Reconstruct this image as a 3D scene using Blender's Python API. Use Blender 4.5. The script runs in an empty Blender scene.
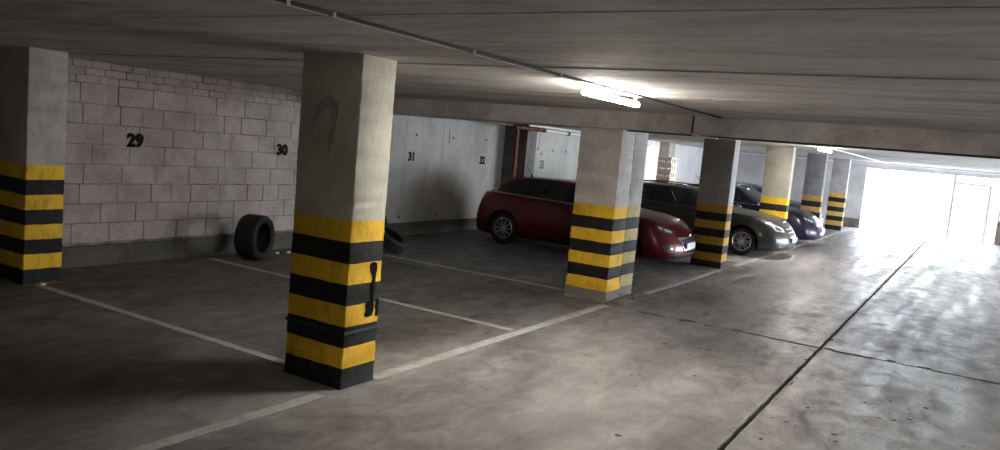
import bpy, bmesh, math, random
from mathutils import Vector, Matrix
from mathutils.bvhtree import BVHTree
random.seed(7)
C = bpy.context.scene.collection
PI = math.pi

# ------------------------------------------------------------------ helpers
def new_mat(name):
    m = bpy.data.materials.new(name); m.use_nodes = True
    nt = m.node_tree; b = nt.nodes['Principled BSDF']
    return m, nt, b
def nd(nt, t, **kw):
    n = nt.nodes.new(t)
    for k, v in kw.items():
        if k in n.inputs: n.inputs[k].default_value = v
        else: setattr(n, k, v)
    return n
def ramp(nt, fac, stops):
    r = nt.nodes.new('ShaderNodeValToRGB')
    while len(r.color_ramp.elements) < len(stops): r.color_ramp.elements.new(0.5)
    for e, (p, c) in zip(r.color_ramp.elements, stops):
        e.position = p; e.color = (*c, 1) if len(c) == 3 else c
    nt.links.new(fac, r.inputs['Fac']); return r.outputs['Color']
def noise(nt, vec, scale, detail=4, rough=.6, dist=0):
    n = nd(nt, 'ShaderNodeTexNoise'); n.inputs['Scale'].default_value = scale
    n.inputs['Detail'].default_value = detail; n.inputs['Roughness'].default_value = rough
    n.inputs['Distortion'].default_value = dist
    nt.links.new(vec, n.inputs['Vector']); return n.outputs['Fac']
def mix(nt, fac, a, b, mode='MIX'):
    m = nt.nodes.new('ShaderNodeMix'); m.data_type = 'RGBA'; m.blend_type = mode
    for s, v in ((m.inputs[0], fac), (m.inputs[6], a), (m.inputs[7], b)):
        if isinstance(v, (int, float)): s.default_value = v
        elif isinstance(v, tuple): s.default_value = (*v, 1)
        else: nt.links.new(v, s)
    return m.outputs[2]
def mth(nt, op, a, b=None, c=None, clamp=False):
    m = nt.nodes.new('ShaderNodeMath'); m.operation = op; m.use_clamp = clamp
    for s, v in zip(m.inputs, (a, b, c)):
        if v is None: continue
        if isinstance(v, (int, float)): s.default_value = v
        else: nt.links.new(v, s)
    return m.outputs[0]
def scaled(nt, vec, s):
    m = nt.nodes.new('ShaderNodeMapping'); m.inputs['Scale'].default_value = s
    nt.links.new(vec, m.inputs['Vector']); return m.outputs['Vector']
def pos(nt):
    return nt.nodes.new('ShaderNodeNewGeometry').outputs['Position']
def bump(nt, b, h, strength=.3, dist=.02):
    n = nt.nodes.new('ShaderNodeBump'); n.inputs['Strength'].default_value = strength
    n.inputs['Distance'].default_value = dist
    nt.links.new(h, n.inputs['Height']); nt.links.new(n.outputs['Normal'], b.inputs['Normal'])

def concrete(name, dark, light, rough=.85, scale=1.5, bstr=.3, stretch=(1, 1, 1), spots=.0):
    m, nt, b = new_mat(name); p = scaled(nt, pos(nt), stretch)
    n1 = noise(nt, p, scale, 6, .65, .3); n2 = noise(nt, p, scale*14, 4, .7)
    f = mth(nt, 'ADD', mth(nt, 'MULTIPLY', n1, .75), mth(nt, 'MULTIPLY', n2, .25))
    col = ramp(nt, f, [(.38, dark), (.62, light)])
    if spots:
        n3 = noise(nt, p, 9, 5, .8)
        s = ramp(nt, n3, [(.60, (0, 0, 0)), (.68, (1, 1, 1))])
        col = mix(nt, mth(nt, 'MULTIPLY', s, spots), col, tuple(c*.35 for c in dark))
    nt.links.new(col, b.inputs['Base Color']); b.inputs['Roughness'].default_value = rough
    bump(nt, b, n2, bstr, .01)
    return m
def plain(name, c, rough=.5, metal=0, coat=0, var=0, emit=None, es=0, spec=None):
    m, nt, b = new_mat(name)
    b.inputs['Base Color'].default_value = (*c, 1); b.inputs['Roughness'].default_value = rough
    b.inputs['Metallic'].default_value = metal
    if coat:
        b.inputs['Coat Weight'].default_value = coat; b.inputs['Coat Roughness'].default_value = .04
    if var:
        n = noise(nt, nt.nodes.new('ShaderNodeTexCoord').outputs['Object'], 12, 5, .7)
        col = ramp(nt, n, [(.3, tuple(x*(1-var) for x in c)), (.7, tuple(min(1, x*(1+var)) for x in c))])
        nt.links.new(col, b.inputs['Base Color']); bump(nt, b, n, .15, .01)
    if emit:
        b.inputs['Emission Color'].default_value = (*emit, 1); b.inputs['Emission Strength'].default_value = es
    if spec is not None: b.inputs['Specular IOR Level'].default_value = spec
    return m

def link(name, bm, mats, parent=None, smooth=None):
    bm.normal_update()
    me = bpy.data.meshes.new(name); bm.to_mesh(me); bm.free()
    for m in (mats if isinstance(mats, (list, tuple)) else [mats]): me.materials.append(m)
    if smooth is not None:
        for p in me.polygons: p.use_smooth = True
        me.set_sharp_from_angle(angle=math.radians(smooth))
    o = bpy.data.objects.new(name, me); C.objects.link(o)
    if parent: o.parent = parent
    return o
def tag(o, label, cat, group=None, kind=None):
    o['label'] = label; o['category'] = cat
    if group: o['group'] = group
    if kind: o['kind'] = kind
    return o
def empty(name, loc, label, cat, rz=0, group=None):
    o = bpy.data.objects.new(name, None); C.objects.link(o); o.empty_display_size = .1
    o.location = loc; o.rotation_euler = (0, 0, rz); return tag(o, label, cat, group)
def struct(name, bm, m, smooth=None):
    o = link(name, bm, m, None, smooth); o['kind'] = 'structure'; return o
def box(bm, x0, x1, y0, y1, z0, z1, mi=0, bev=0):
    vs = [bm.verts.new((x, y, z)) for x in (x0, x1) for y in (y0, y1) for z in (z0, z1)]
    fs = []
    for f in ((0, 1, 3, 2), (4, 6, 7, 5), (0, 4, 5, 1), (2, 3, 7, 6), (0, 2, 6, 4), (1, 5, 7, 3)):
        fc = bm.faces.new([vs[i] for i in f]); fc.material_index = mi; fs.append(fc)
    if bev:
        es = list({e for f in fs for e in f.edges})
        r = bmesh.ops.bevel(bm, geom=es, offset=bev, segments=2, affect='EDGES', profile=.5)
        for f in r['faces']: f.material_index = mi
    return vs
def B(x0, x1, y0, y1, z0, z1, bev=0):
    bm = bmesh.new(); box(bm, x0, x1, y0, y1, z0, z1, 0, bev); return bm
def tube(bm, pts, r, seg=10, mi=0, cap=True):
    pts = [Vector(p) for p in pts]; rings = []
    up = Vector((0, 0, 1))
    for i, p in enumerate(pts):
        d = (pts[min(i+1, len(pts)-1)]-pts[max(i-1, 0)]).normalized()
        a = d.cross(up)
        if a.length < .05: a = d.cross(Vector((1, 0, 0)))
        a.normalize(); b = d.cross(a)
        rr = r[i] if isinstance(r, (list, tuple)) else r
        rings.append([bm.verts.new(p+rr*(math.cos(t)*a+math.sin(t)*b)) for t in [2*PI*k/seg for k in range(seg)]])
    for A, D in zip(rings, rings[1:]):
        for k in range(seg):
            f = bm.faces.new((A[k], A[(k+1) % seg], D[(k+1) % seg], D[k])); f.material_index = mi
    if cap:
        bm.faces.new(rings[0][::-1]).material_index = mi; bm.faces.new(rings[-1]).material_index = mi
def lathe(bm, prof, axis='Y', seg=40, off=(0, 0, 0), mi=0, closed=True):
    """prof: list of (radius, along)"""
    rings = []
    for k in range(seg):
        t = 2*PI*k/seg; c, s = math.cos(t), math.sin(t); rg = []
        for r, a in prof:
            v = {'Y': (r*c, a, r*s), 'X': (a, r*c, r*s), 'Z': (r*c, r*s, a)}[axis]
            rg.append(bm.verts.new(Vector(v)+Vector(off)))
        rings.append(rg)
    n = len(prof)
    for k in range(seg):
        A, D = rings[k], rings[(k+1) % seg]
        for i in range(n if closed else n-1):
            j = (i+1) % n
            f = bm.faces.new((A[i], A[j], D[j], D[i])); f.material_index = mi
    bmesh.ops.recalc_face_normals(bm, faces=bm.faces[:])
def interp(tab, x):
    if x <= tab[0][0]: return tab[0][1]
    for (a, fa), (b, fb) in zip(tab, tab[1:]):
        if x <= b:
            t = (x-a)/(b-a); t2 = t*t*(3-2*t); t = .5*t+.5*t2
            return fa+(fb-fa)*t
    return tab[-1][1]

# ------------------------------------------------------------------ materials
CEIL_Z = 2.60
def floor_mat():
    m, nt, b = new_mat('floor_concrete'); p = pos(nt)
    big = noise(nt, scaled(nt, p, (.45, .9, 1)), .8, 5, .62, .8)
    mid = noise(nt, scaled(nt, p, (1, 1.5, 1)), 2.6, 7, .7, .5)
    fine = noise(nt, p, 38, 5, .75)
    f = mth(nt, 'ADD', mth(nt, 'MULTIPLY', big, .45), mth(nt, 'ADD', mth(nt, 'MULTIPLY', mid, .37), mth(nt, 'MULTIPLY', fine, .18)))
    col = ramp(nt, f, [(.38, (.11, .10, .094)), (.5, (.24, .228, .22)), (.62, (.40, .388, .38))])
    # long tyre smears along the aisle
    st = noise(nt, scaled(nt, p, (.22, 2.2, 1)), 1.7, 4, .6, .4)
    s = ramp(nt, st, [(.5, (0, 0, 0)), (.72, (1, 1, 1))])
    col = mix(nt, mth(nt, 'MULTIPLY', s, .35), col, (.075, .068, .062))
    # oil and damp stains
    sp = noise(nt, scaled(nt, p, (1, 1.6, 1)), 1.15, 5, .75, 1.2)
    o = ramp(nt, sp, [(.62, (0, 0, 0)), (.68, (1, 1, 1))])
    col = mix(nt, mth(nt, 'MULTIPLY', o, .5), col, (.055, .05, .045))
    # pale scuffs
    sc = noise(nt, scaled(nt, p, (2.0, .5, 1)), 5, 6, .8, .5)
    q = ramp(nt, sc, [(.62, (0, 0, 0)), (.75, (1, 1, 1))])
    col = mix(nt, mth(nt, 'MULTIPLY', q, .35), col, (.40, .38, .36))
    # small pits
    pt = noise(nt, p, 13, 3, .5)
    pk = ramp(nt, pt, [(.74, (0, 0, 0)), (.77, (1, 1, 1))])
    col = mix(nt, mth(nt, 'MULTIPLY', pk, .7), col, (.045, .04, .036))
    # browner dust, plus lamplight falloff painted into the colour, in the bays (y > 4.05)
    sep = nt.nodes.new('ShaderNodeSeparateXYZ'); nt.links.new(p, sep.inputs[0])
    bay = mth(nt, 'SMOOTH_MIN', mth(nt, 'MULTIPLY', mth(nt, 'SUBTRACT', sep.outputs['Y'], 3.9), 1.2, clamp=True), 1, .1)
    col = mix(nt, mth(nt, 'MULTIPLY', bay, .75), col, mix(nt, 1.0, col, (.40, .39, .335), 'MULTIPLY'))
    nt.links.new(col, b.inputs['Base Color'])
    r = ramp(nt, mth(nt, 'ADD', mth(nt, 'MULTIPLY', st, .5), mth(nt, 'MULTIPLY', mid, .5)), [(.36, (.62,)*3), (.52, (.40,)*3), (.64, (.26,)*3)])
    r = mth(nt, 'ADD', r, mth(nt, 'MULTIPLY', bay, .25))
    nt.links.new(r, b.inputs['Roughness'])
    bump(nt, b, mth(nt, 'ADD', mth(nt, 'MULTIPLY', mid, 1.2), mth(nt, 'MULTIPLY', fine, .35)), .35, .012)
    return m
M_floor = floor_mat()
def ceil_mat():
    m, nt, b = new_mat('ceiling_concrete'); p = pos(nt)
    n1 = noise(nt, scaled(nt, p, (1.6, .35, 1)), 1.6, 6, .65, .6)
    n2 = noise(nt, scaled(nt, p, (1.2, .6, 1)), 18, 5, .7)
    f = mth(nt, 'ADD', mth(nt, 'MULTIPLY', n1, .75), mth(nt, 'MULTIPLY', n2, .25))
    col = ramp(nt, f, [(.36, (.29, .268, .245)), (.5, (.50, .475, .445)), (.64, (.66, .63, .595))])
    n3 = noise(nt, scaled(nt, p, (3.4, .25, 1)), 1.3, 5, .7, .8)
    s = ramp(nt, n3, [(.56, (0, 0, 0)), (.72, (1, 1, 1))])
    col = mix(nt, mth(nt, 'MULTIPLY', s, .5), col, (.14, .125, .11))
    pt = ramp(nt, noise(nt, scaled(nt, p, (1.5, .8, 1)), 7, 6, .8), [(.60, (0, 0, 0)), (.68, (1, 1, 1))])
    col = mix(nt, mth(nt, 'MULTIPLY', pt, .4), col, (.13, .115, .10))
    pl = ramp(nt, noise(nt, scaled(nt, p, (2.5, .6, 1)), 3.1, 5, .7, 1.0), [(.60, (0, 0, 0)), (.70, (1, 1, 1))])
    col = mix(nt, mth(nt, 'MULTIPLY', pl, .35), col, (.66, .64, .61))
    nt.links.new(col, b.inputs['Base Color']); b.inputs['Roughness'].default_value = .8
    bump(nt, b, f, .6, .02); return m
M_ceil = ceil_mat()
M_beam = concrete('beam_concrete', (.36, .335, .325), (.60, .57, .555), .85, 2.2, .35, (1, 1, 1), .35)
M_conc_wall = concrete('painted_concrete_wall', (.30, .29, .265), (.47, .46, .43), .8, 1.1, .2, (1, 1, .7), .25)
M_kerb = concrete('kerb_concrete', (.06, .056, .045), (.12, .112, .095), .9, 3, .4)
M_mortar = concrete('mortar', (.045, .035, .03), (.34, .30, .27), .95, 2.4, .4)
M_jointdark = plain('joint_dark', (.018, .017, .015), .9)
M_white_wall = concrete('whitewashed_concrete', (.55, .55, .56), (.74, .74, .75), .8, .9, .15)
M_black = plain('black_paint', (.008, .008, .008), .9, spec=.1)
M_rubber = plain('rubber', (.008, .008, .0085), .7, var=.2)
M_line = None
def block_mat():
    m, nt, b = new_mat('whitewashed_blocks'); p = pos(nt)
    at = nt.nodes.new('ShaderNodeAttribute'); at.attribute_name = 'tint'
    n1 = noise(nt, p, 2.2, 6, .7, .4); n2 = noise(nt, p, 30, 4, .7)
    f = mth(nt, 'ADD', mth(nt, 'MULTIPLY', n1, .6), mth(nt, 'MULTIPLY', n2, .4))
    col = ramp(nt, f, [(.36, (.29, .245, .22)), (.5, (.42, .368, .338)), (.64, (.53, .475, .44))])
    col = mix(nt, 1.0, col, at.outputs['Color'], 'MULTIPLY')
    n3 = noise(nt, p, 6, 5, .8)
    s = ramp(nt, n3, [(.61, (0, 0, 0)), (.68, (1, 1, 1))])
    col = mix(nt, mth(nt, 'MULTIPLY', s, .45), col, (.16, .12, .10))
    nt.links.new(col, b.inputs['Base Color']); b.inputs['Roughness'].default_value = .85
    bump(nt, b, f, .5, .012); return m
M_block = block_mat()
def line_mat():
    m, nt, b = new_mat('worn_line_paint'); p = pos(nt)
    n1 = noise(nt, p, 7, 6, .8); n2 = noise(nt, p, 1.3, 3, .6)
    f = mth(nt, 'ADD', mth(nt, 'MULTIPLY', n1, .55), mth(nt, 'MULTIPLY', n2, .45))
    col = ramp(nt, f, [(.36, (.20, .185, .165)), (.46, (.40, .38, .35)), (.62, (.56, .54, .51))])
    nt.links.new(col, b.inputs['Base Color']); b.inputs['Roughness'].default_value = .7
    return m
M_line = line_mat()

def column_mat(name, top, n, base, conc_d, conc_l, chip=.5, first=True, yel=(.78, .47, .03), green=0, band=.167):
    """hazard bands by height: yellow first at top, each `band` high, n bands; below them bare concrete."""
    m, nt, b = new_mat(name); p = pos(nt)
    sep = nt.nodes.new('ShaderNodeSeparateXYZ'); nt.links.new(p, sep.inputs[0])
    wob = mth(nt, 'MULTIPLY', mth(nt, 'SUBTRACT', noise(nt, p, 5, 3, .6), .5), .02)
    z = mth(nt, 'ADD', sep.outputs['Z'], wob)
    k = mth(nt, 'FLOOR', mth(nt, 'DIVIDE', mth(nt, 'SUBTRACT', top, z), band))
    odd = mth(nt, 'MODULO', mth(nt, 'ADD', k, 0.0 if first else 1.0), 2.0)
    odd = mth(nt, 'ABSOLUTE', odd)
    inside = mth(nt, 'MULTIPLY', mth(nt, 'GREATER_THAN', k, -.5), mth(nt, 'LESS_THAN', k, n-.5))
    n1 = noise(nt, p, 2.0, 6, .65, .4); n2 = noise(nt, scaled(nt, p, (1, 1, .35)), 26, 5, .7)
    f = mth(nt, 'ADD', mth(nt, 'MULTIPLY', n1, .7), mth(nt, 'MULTIPLY', n2, .3))
    conc = ramp(nt, f, [(.38, conc_d), (.62, conc_l)])
    stn = ramp(nt, noise(nt, scaled(nt, p, (1, 1, .4)), 4.5, 6, .75, .6), [(.58, (0, 0, 0)), (.70, (1, 1, 1))])
    conc = mix(nt, mth(nt, 'MULTIPLY', stn, .45), conc, tuple(c*.45 for c in conc_d))
    nr = noise(nt, scaled(nt, p, (1, 1, .5)), 9, 6, .75)
    yl = ramp(nt, nr, [(.3, tuple(c*.62 for c in yel)), (.5, yel), (.75, tuple(min(1, c*1.1) for c in yel))])
    bk = ramp(nt, nr, [(.35, (.009, .009, .009)), (.7, (.022, .022, .023))])
    paint = mix(nt, odd, yl, bk)
    ch = noise(nt, scaled(nt, p, (1, 1, .45)), 15, 6, .8, .5)
    chips = ramp(nt, ch, [(.60, (0, 0, 0)), (.65, (1, 1, 1))])
    paint = mix(nt, mth(nt, 'MULTIPLY', chips, chip), paint, (.09, .08, .06))
    sl = mth(nt, 'MULTIPLY', mth(nt, 'LESS_THAN', z, .16), mth(nt, 'GREATER_THAN', k, n-.5))
    conc = mix(nt, mth(nt, 'MULTIPLY', sl, .75), conc, (.10, .08, .065))
    col = mix(nt, inside, conc, paint)
    nt.links.new(col, b.inputs['Base Color'])
    b.inputs['Roughness'].default_value = .7; b.inputs['Specular IOR Level'].default_value = .25
    bump(nt, b, mth(nt, 'ADD', n2, mth(nt, 'MULTIPLY', ch, .6)), .35, .008)
    return m

# ------------------------------------------------------------------ room
X0, XE = -5.0, 33.4          # back end, gate wall
YB, YC, YR = 9.53, 9.84, -5.2
GY, JX = 1.32, 9.6           # groove line, cross joint
# floor slabs with a drain groove and a ragged cross joint
def slab(bm, xa, xb, ya, yb, jag):
    """jag: dict of side -> amplitude"""
    def edge(p, q, amp):
        L = (Vector(q)-Vector(p)).length; n = max(1, int(L/.09)) if amp else 1
        out = []
        for i in range(n):
            t = i/n; x = p[0]+(q[0]-p[0])*t; y = p[1]+(q[1]-p[1])*t
            if amp and i:
                if abs(p[0]-q[0]) < 1e-6: x += random.uniform(-amp, amp)
                else: y += random.uniform(-amp, amp)
            out.append((x, y))
        return out
    pts = edge((xa, ya), (xb, ya), jag.get('y0', 0))+edge((xb, ya), (xb, yb), jag.get('x1', 0)) \
        + edge((xb, yb), (xa, yb), jag.get('y1', 0))+edge((xa, yb), (xa, ya), jag.get('x0', 0))
    top = [bm.verts.new((x, y, 0)) for x, y in pts]; bot = [bm.verts.new((x, y, -.07)) for x, y in pts]
    bm.faces.new(top)
    n = len(pts)
    for i in range(n): bm.faces.new((top[i], bot[i], bot[(i+1) % n], top[(i+1) % n]))
bm = bmesh.new(); g = .019; j = .024
slab(bm, X0, JX-j, YR, GY-g, dict(y1=.005, x1=.013)); slab(bm, JX+j, XE+.3, YR, GY-g, dict(y1=.005, x0=.008))
slab(bm, X0, JX-j, GY+g, YC+.3, dict(y0=.005, x1=.007)); slab(bm, JX+j, XE+.3, GY+g, YC+.3, dict(y0=.005, x0=.007))
bmesh.ops.recalc_face_normals(bm, faces=bm.faces[:])
struct('floor', bm, M_floor)
bm = B(X0, XE+.3, GY-.2, GY+.2, -.12, -.07); box(bm, JX-.2, JX+.2, YR, YC+.3, -.121, -.0701)
struct('trim_1', bm, M_jointdark)
# pale chipped lips of the drain groove
bm = bmesh.new(); x = 0.0
while x < XE-1:
    L = random.uniform(.35, 1.2)
    for s in (-1, 1):
        if random.random() < .72:
            w = random.uniform(.010, .02)
            box(bm, x, x+L*.96, GY+s*(g+.006+w), GY+s*(g+.006), .0, .0035)
    x += L
bmesh.ops.recalc_face_normals(bm, faces=bm.faces[:])
struct('trim_2', bm, concrete('groove_lip', (.22, .21, .20), (.42, .40, .38), .6, 5))

def spall(bm, x, y, rx, ry):
    n = 9; o = random.random()
    vs = [bm.verts.new((x+rx*math.cos(2*PI*k/n+o)*random.uniform(.6, 1.2), y+ry*math.sin(2*PI*k/n+o)*random.uniform(.6, 1.2), .0012)) for k in range(n)]
    c = bm.verts.new((x, y, .0014))
    for k in range(n): bm.faces.new((c, vs[k], vs[(k+1) % n]))
bm = bmesh.new(); y = -4.8
while y < 3.6:
    spall(bm, JX+random.choice((-1, 1))*random.uniform(.02, .05), y, random.uniform(.015, .05), random.uniform(.05, .2)); y += random.uniform(.06, .35)
x = .5
while x < 20:
    spall(bm, x, GY+random.choice((-1, 1))*.03, random.uniform(.04, .18), random.uniform(.008, .03)); x += random.uniform(.2, .9)
for i in range(46):
    cx, cy = random.choice(((6.4, .9), (5.6, .3), (7.6, .2), (8.2, 2.6), (5.0, 1.8), (6.9, 2.5)))
    spall(bm, cx+random.gauss(0, .35), cy+random.gauss(0, .22), random.uniform(.012, .035), random.uniform(.01, .03))
struct('trim_6', bm, plain('spalled_dark', (.04, .036, .032), .8, var=.4))
# ceiling: planked soffit, each strip at its own slight height
bm = bmesh.new(); x = X0; k = 0
edges = [X0, -3.6, -2.3, -1.1, .0, 1.0, 2.0, 2.95, 3.93, 4.95, 5.95, 7.0, 8.3, 9.65]
e = 10.9
while e < XE: edges.append(e); e += 1.15
edges.append(XE+.3)
for a, b_ in zip(edges, edges[1:]):
    z = CEIL_Z+random.uniform(0, .008)
    box(bm, a+.006, b_-.006, YR-.2, YC+.3, z, z+.15)
box(bm, X0, XE+.3, YR-.2, YC+.3, CEIL_Z+.03, CEIL_Z+.25)
struct('ceiling', bm, M_ceil)

# beams at the expansion joint
def jag_box(x0, x1, y0, y1, z0, z1, seg, amp, dim=2):
    bm = bmesh.new(); box(bm, x0, x1, y0, y1, z0, z1)
    return bm
bm = B(9.65, 10.22, YR, YC, 2.362, CEIL_Z+.02, .012); struct('trim_3', bm, M_beam)
bm = B(10.30, 10.95, YR, YC, 2.375, CEIL_Z+.02, .012); struct('trim_4', bm, M_beam)

# walls
def block_wall(xa, xb, y, z0, z1, holes=True):
    bm = bmesh.new(); tl = bm.loops.layers.color.new('tint')
    rows = []; z = z0
    while z < z1-.30: rows.append((z, .252)); z += .252
    rest = z1-z
    n = 3 if rest > .2 else 2
    for i in range(n): rows.append((z+i*rest/n, rest/n))
    for ri, (z, h) in enumerate(rows):
        thin = h < .2
        x = xa-(random.uniform(0, .45)); L0 = .5 if not thin else .27
        while x < xb:
            L = L0*random.choice((1, 1, 1, .98, 1.02, .62)) if not thin else L0*random.uniform(.9, 1.1)
            a, c = max(x, xa), min(x+L, xb)
            if c-a > .03:
                f0 = len(bm.faces); gp = random.choice((.003, .005, .008)); o = random.uniform(-.005, .004)
                t = random.uniform(.93, 1.0)
                before = set(bm.faces)
                box(bm, a+gp, c-gp, y+o, y+.1, z+gp*.8, z+h-gp*.8, 0, .006)
                for f in bm.faces:
                    if f not in before:
                        for l in f.loops: l[tl] = (t, t*random.uniform(.99, 1), t, 1)
            x += L
    return bm
bm = block_wall(3.2, 9.75, YB, .30, CEIL_Z)
struct('wall_blocks', bm, M_block)
struct('wall_back_core', B(X0, 9.75, YB+.008, YC+.35, 0, CEIL_Z+.02), M_mortar)
bm = block_wall(X0, 3.2, YB, .30, CEIL_Z); struct('wall_blocks_near', bm, M_block)
# floor kerb under the walls
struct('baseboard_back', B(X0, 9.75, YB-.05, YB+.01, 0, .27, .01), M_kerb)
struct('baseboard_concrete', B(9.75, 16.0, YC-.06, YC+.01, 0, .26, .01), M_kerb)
# cast concrete wall with tie holes
def tie(bm, x, y, z, r=.022):
    n = 8; c = [bm.verts.new((x+r*math.cos(2*PI*k/n)*random.uniform(.7, 1.2), y, z+r*math.sin(2*PI*k/n)*random.uniform(.7, 1.2))) for k in range(n)]
    d = [bm.verts.new((v.co.x, y-.003, v.co.z)) for v in c]
    for k in range(n): bm.faces.new((c[k], c[(k+1) % n], d[(k+1) % n], d[k])).material_index = 1
    bm.faces.new(d).material_index = 1
bm = B(9.75, 16.0, YC, YC+.35, 0, CEIL_Z+.02)
for x in (11.6, 12.6, 13.9, 15.3, 10.6): tie(bm, x+random.uniform(-.1, .1), YC, 2.08+random.uniform(-.04, .04), .03)
for x in (10.9, 12.2, 13.5, 15.8): tie(bm, x, YC, .38, .03)
box(bm, 13.72, 13.735, YC-.003, YC, 1.9, 2.25, 1)
box(bm, 9.8, 15.9, YC-.006, YC, 1.395, 1.402, 0)
for xx in (11.0, 12.25, 13.5, 14.75): box(bm, xx, xx+.006, YC-.003, YC, .27, 2.6, 0)
struct('wall_concrete', bm, [M_conc_wall, M_jointdark])
M_wall33 = concrete('lamplit_concrete_wall', (.36, .36, .335), (.50, .50, .47), .8, 1.0, .2, (1, 1, .5), .2)  # paler copy of the wall concrete, light from a lamp beyond put into its colour
bm = B(16.0, 22.0, YC, YC+.35, 0, CEIL_Z+.02)
for x, z in ((17.7, 1.98), (18.5, 1.97), (19.3, 1.97), (17.4, 1.84), (17.9, 1.86), (20.2, 1.95)): tie(bm, x, YC, z, .035)
box(bm, 17.73, 17.742, YC-.003, YC, 2.0, 2.4, 1)
for xx in (17.3, 18.6, 19.9, 21.2): box(bm, xx, xx+.008, YC-.003, YC, .2, 2.6, 0)
struct('wall_lamplit', bm, [M_wall33, M_jointdark])
bm = B(22.0, XE+.3, YC, YC+.35, 0, CEIL_Z+.02)
struct('wall_far_back', bm, M_white_wall)
M_darkconc = concrete('dark_concrete', (.10, .095, .085), (.19, .18, .165), .85, 2, .3)
# right side wall with daylight opening, rear wall
M_sidewall = concrete('side_wall', (.36, .34, .32), (.52, .5, .47), .85, 1.2, .2)
bm = bmesh.new()
OX0, OX1, OZ = 15, 30, 2.35
box(bm, X0, OX0, YR-.2, YR, 0, CEIL_Z+.02); box(bm, OX1, XE+.3, YR-.2, YR, 0, CEIL_Z+.02)
box(bm, OX0, OX1, YR-.2, YR, OZ, CEIL_Z+.02); struct('wall_right', bm, M_sidewall)
struct('wall_rear', B(X0-.2, X0, YR-.2, YC+.35, 0, CEIL_Z+.02), M_sidewall)
# gate wall
GA, GB, GZ = -.72, 3.80, 2.37
bm = bmesh.new()
box(bm, XE, XE+.3, GB, YC, 0, CEIL_Z+.02); box(bm, XE, XE+.3, YR, GA, 0, CEIL_Z+.02)
box(bm, XE, XE+.3, GA, GB, GZ, CEIL_Z+.02)
struct('wall_gate', bm, concrete('gate_wall', (.42, .41, .42), (.60, .59, .60), .8, 1.2, .2))
bm = bmesh.new(); box(bm, XE-.02, XE, GB+.02, 4.9, .0, .36); box(bm, XE-.02, XE, -3, GA-.02, 0, .85)
struct('baseboard_gate', bm, concrete('brown_base', (.10, .085, .07), (.2, .17, .15), .9, 4))
# steel edge bar over the gate
M_steel = plain('grey_steel', (.46, .50, .52), .5, .3, var=.15)
struct('trim_5', B(XE-.10, XE, YR, YC, CEIL_Z-.075, CEIL_Z-.02, .005), plain('white_steel', (.75, .75, .76), .4))

# gate frame (wicket door) standing in the opening
t = empty('gate_frame', (XE+.12, .2, 0), 'thin grey steel wicket door frame standing in the bright garage exit', 'gate')
for y in (.58, -.58):
    o = link('post', B(-.05, .05, y-.05, y+.05, 0, 2.12 if y < 0 else GZ, .005), M_steel, t)
o = link('crossbar', B(-.04, .04, -.53, .53, 2.06, 2.14, .005), M_steel, t)
o = link('door_panel', B(-.02, .02, -.50, .50, .10, .16, .004), M_steel, t)
bm = bmesh.new()
for i in range(9): tube(bm, [(0, -.45+i*.1125, .16), (0, -.45+i*.1125, .62)], .008, 6)
box(bm, -.015, .015, -.5, .5, .6, .64)
link('grille', bm, M_steel, t)

# outside: yard, far wall, trees, seen blown out through the exit
M_yard = concrete('yard_paving', (.55, .54, .52), (.72, .71, .69), .8, 1.5, .2)
struct('floor_yard', B(XE+.3, 60, -25, 25, -.12, -.005), M_yard)
struct('floor_side_yard', B(X0, XE, YR-18, YR-.2, -.12, -.005), M_yard)
bm = B(52, 52.3, -20, 20, -.005, 2.6, .02); struct('wall_yard', bm, concrete('yard_wall', (.7, .7, .68), (.85, .85, .82), .8, .8))
M_leaf = plain('leaves', (.16, .26, .09), .6, var=.3); M_bark = plain('bark', (.16, .12, .09), .9, var=.2)
def tree(x, y, h, r, label):
    t = empty('tree', (x, y, 0), label, 'tree', group='trees beyond the yard wall')
    bm = bmesh.new(); tube(bm, [(0, 0, 0), (.1, 0, h*.3), (0, .1, h*.6), (.1, 0, h*.85)], [.22, .17, .12, .04], 8)
    link('trunk', bm, M_bark, t, 50)
    bm = bmesh.new()
    for i in range(900):
        d = Vector((random.gauss(0, 1), random.gauss(0, 1), random.gauss(0, 1))).normalized()*r*(random.random()**.4)
        c = Vector((0, 0, h*.72))+Vector((d.x, d.y, d.z*.8))
        a = Vector((random.gauss(0, 1), random.gauss(0, 1), random.gauss(0, 1))).normalized()*.22; b_ = a.orthogonal().normalized()*.11
        bm.faces.new([bm.verts.new(c-a), bm.verts.new(c+b_), bm.verts.new(c+a), bm.verts.new(c-b_)])
    link('foliage', bm, M_leaf, t)
tree(56, 1.2, 6.5, 2.4, 'leafy green tree behind the yard wall, straight beyond the exit')
tree(57, -5.5, 7.2, 2.8, 'taller leafy green tree beyond the exit, behind the wicket frame')

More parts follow.
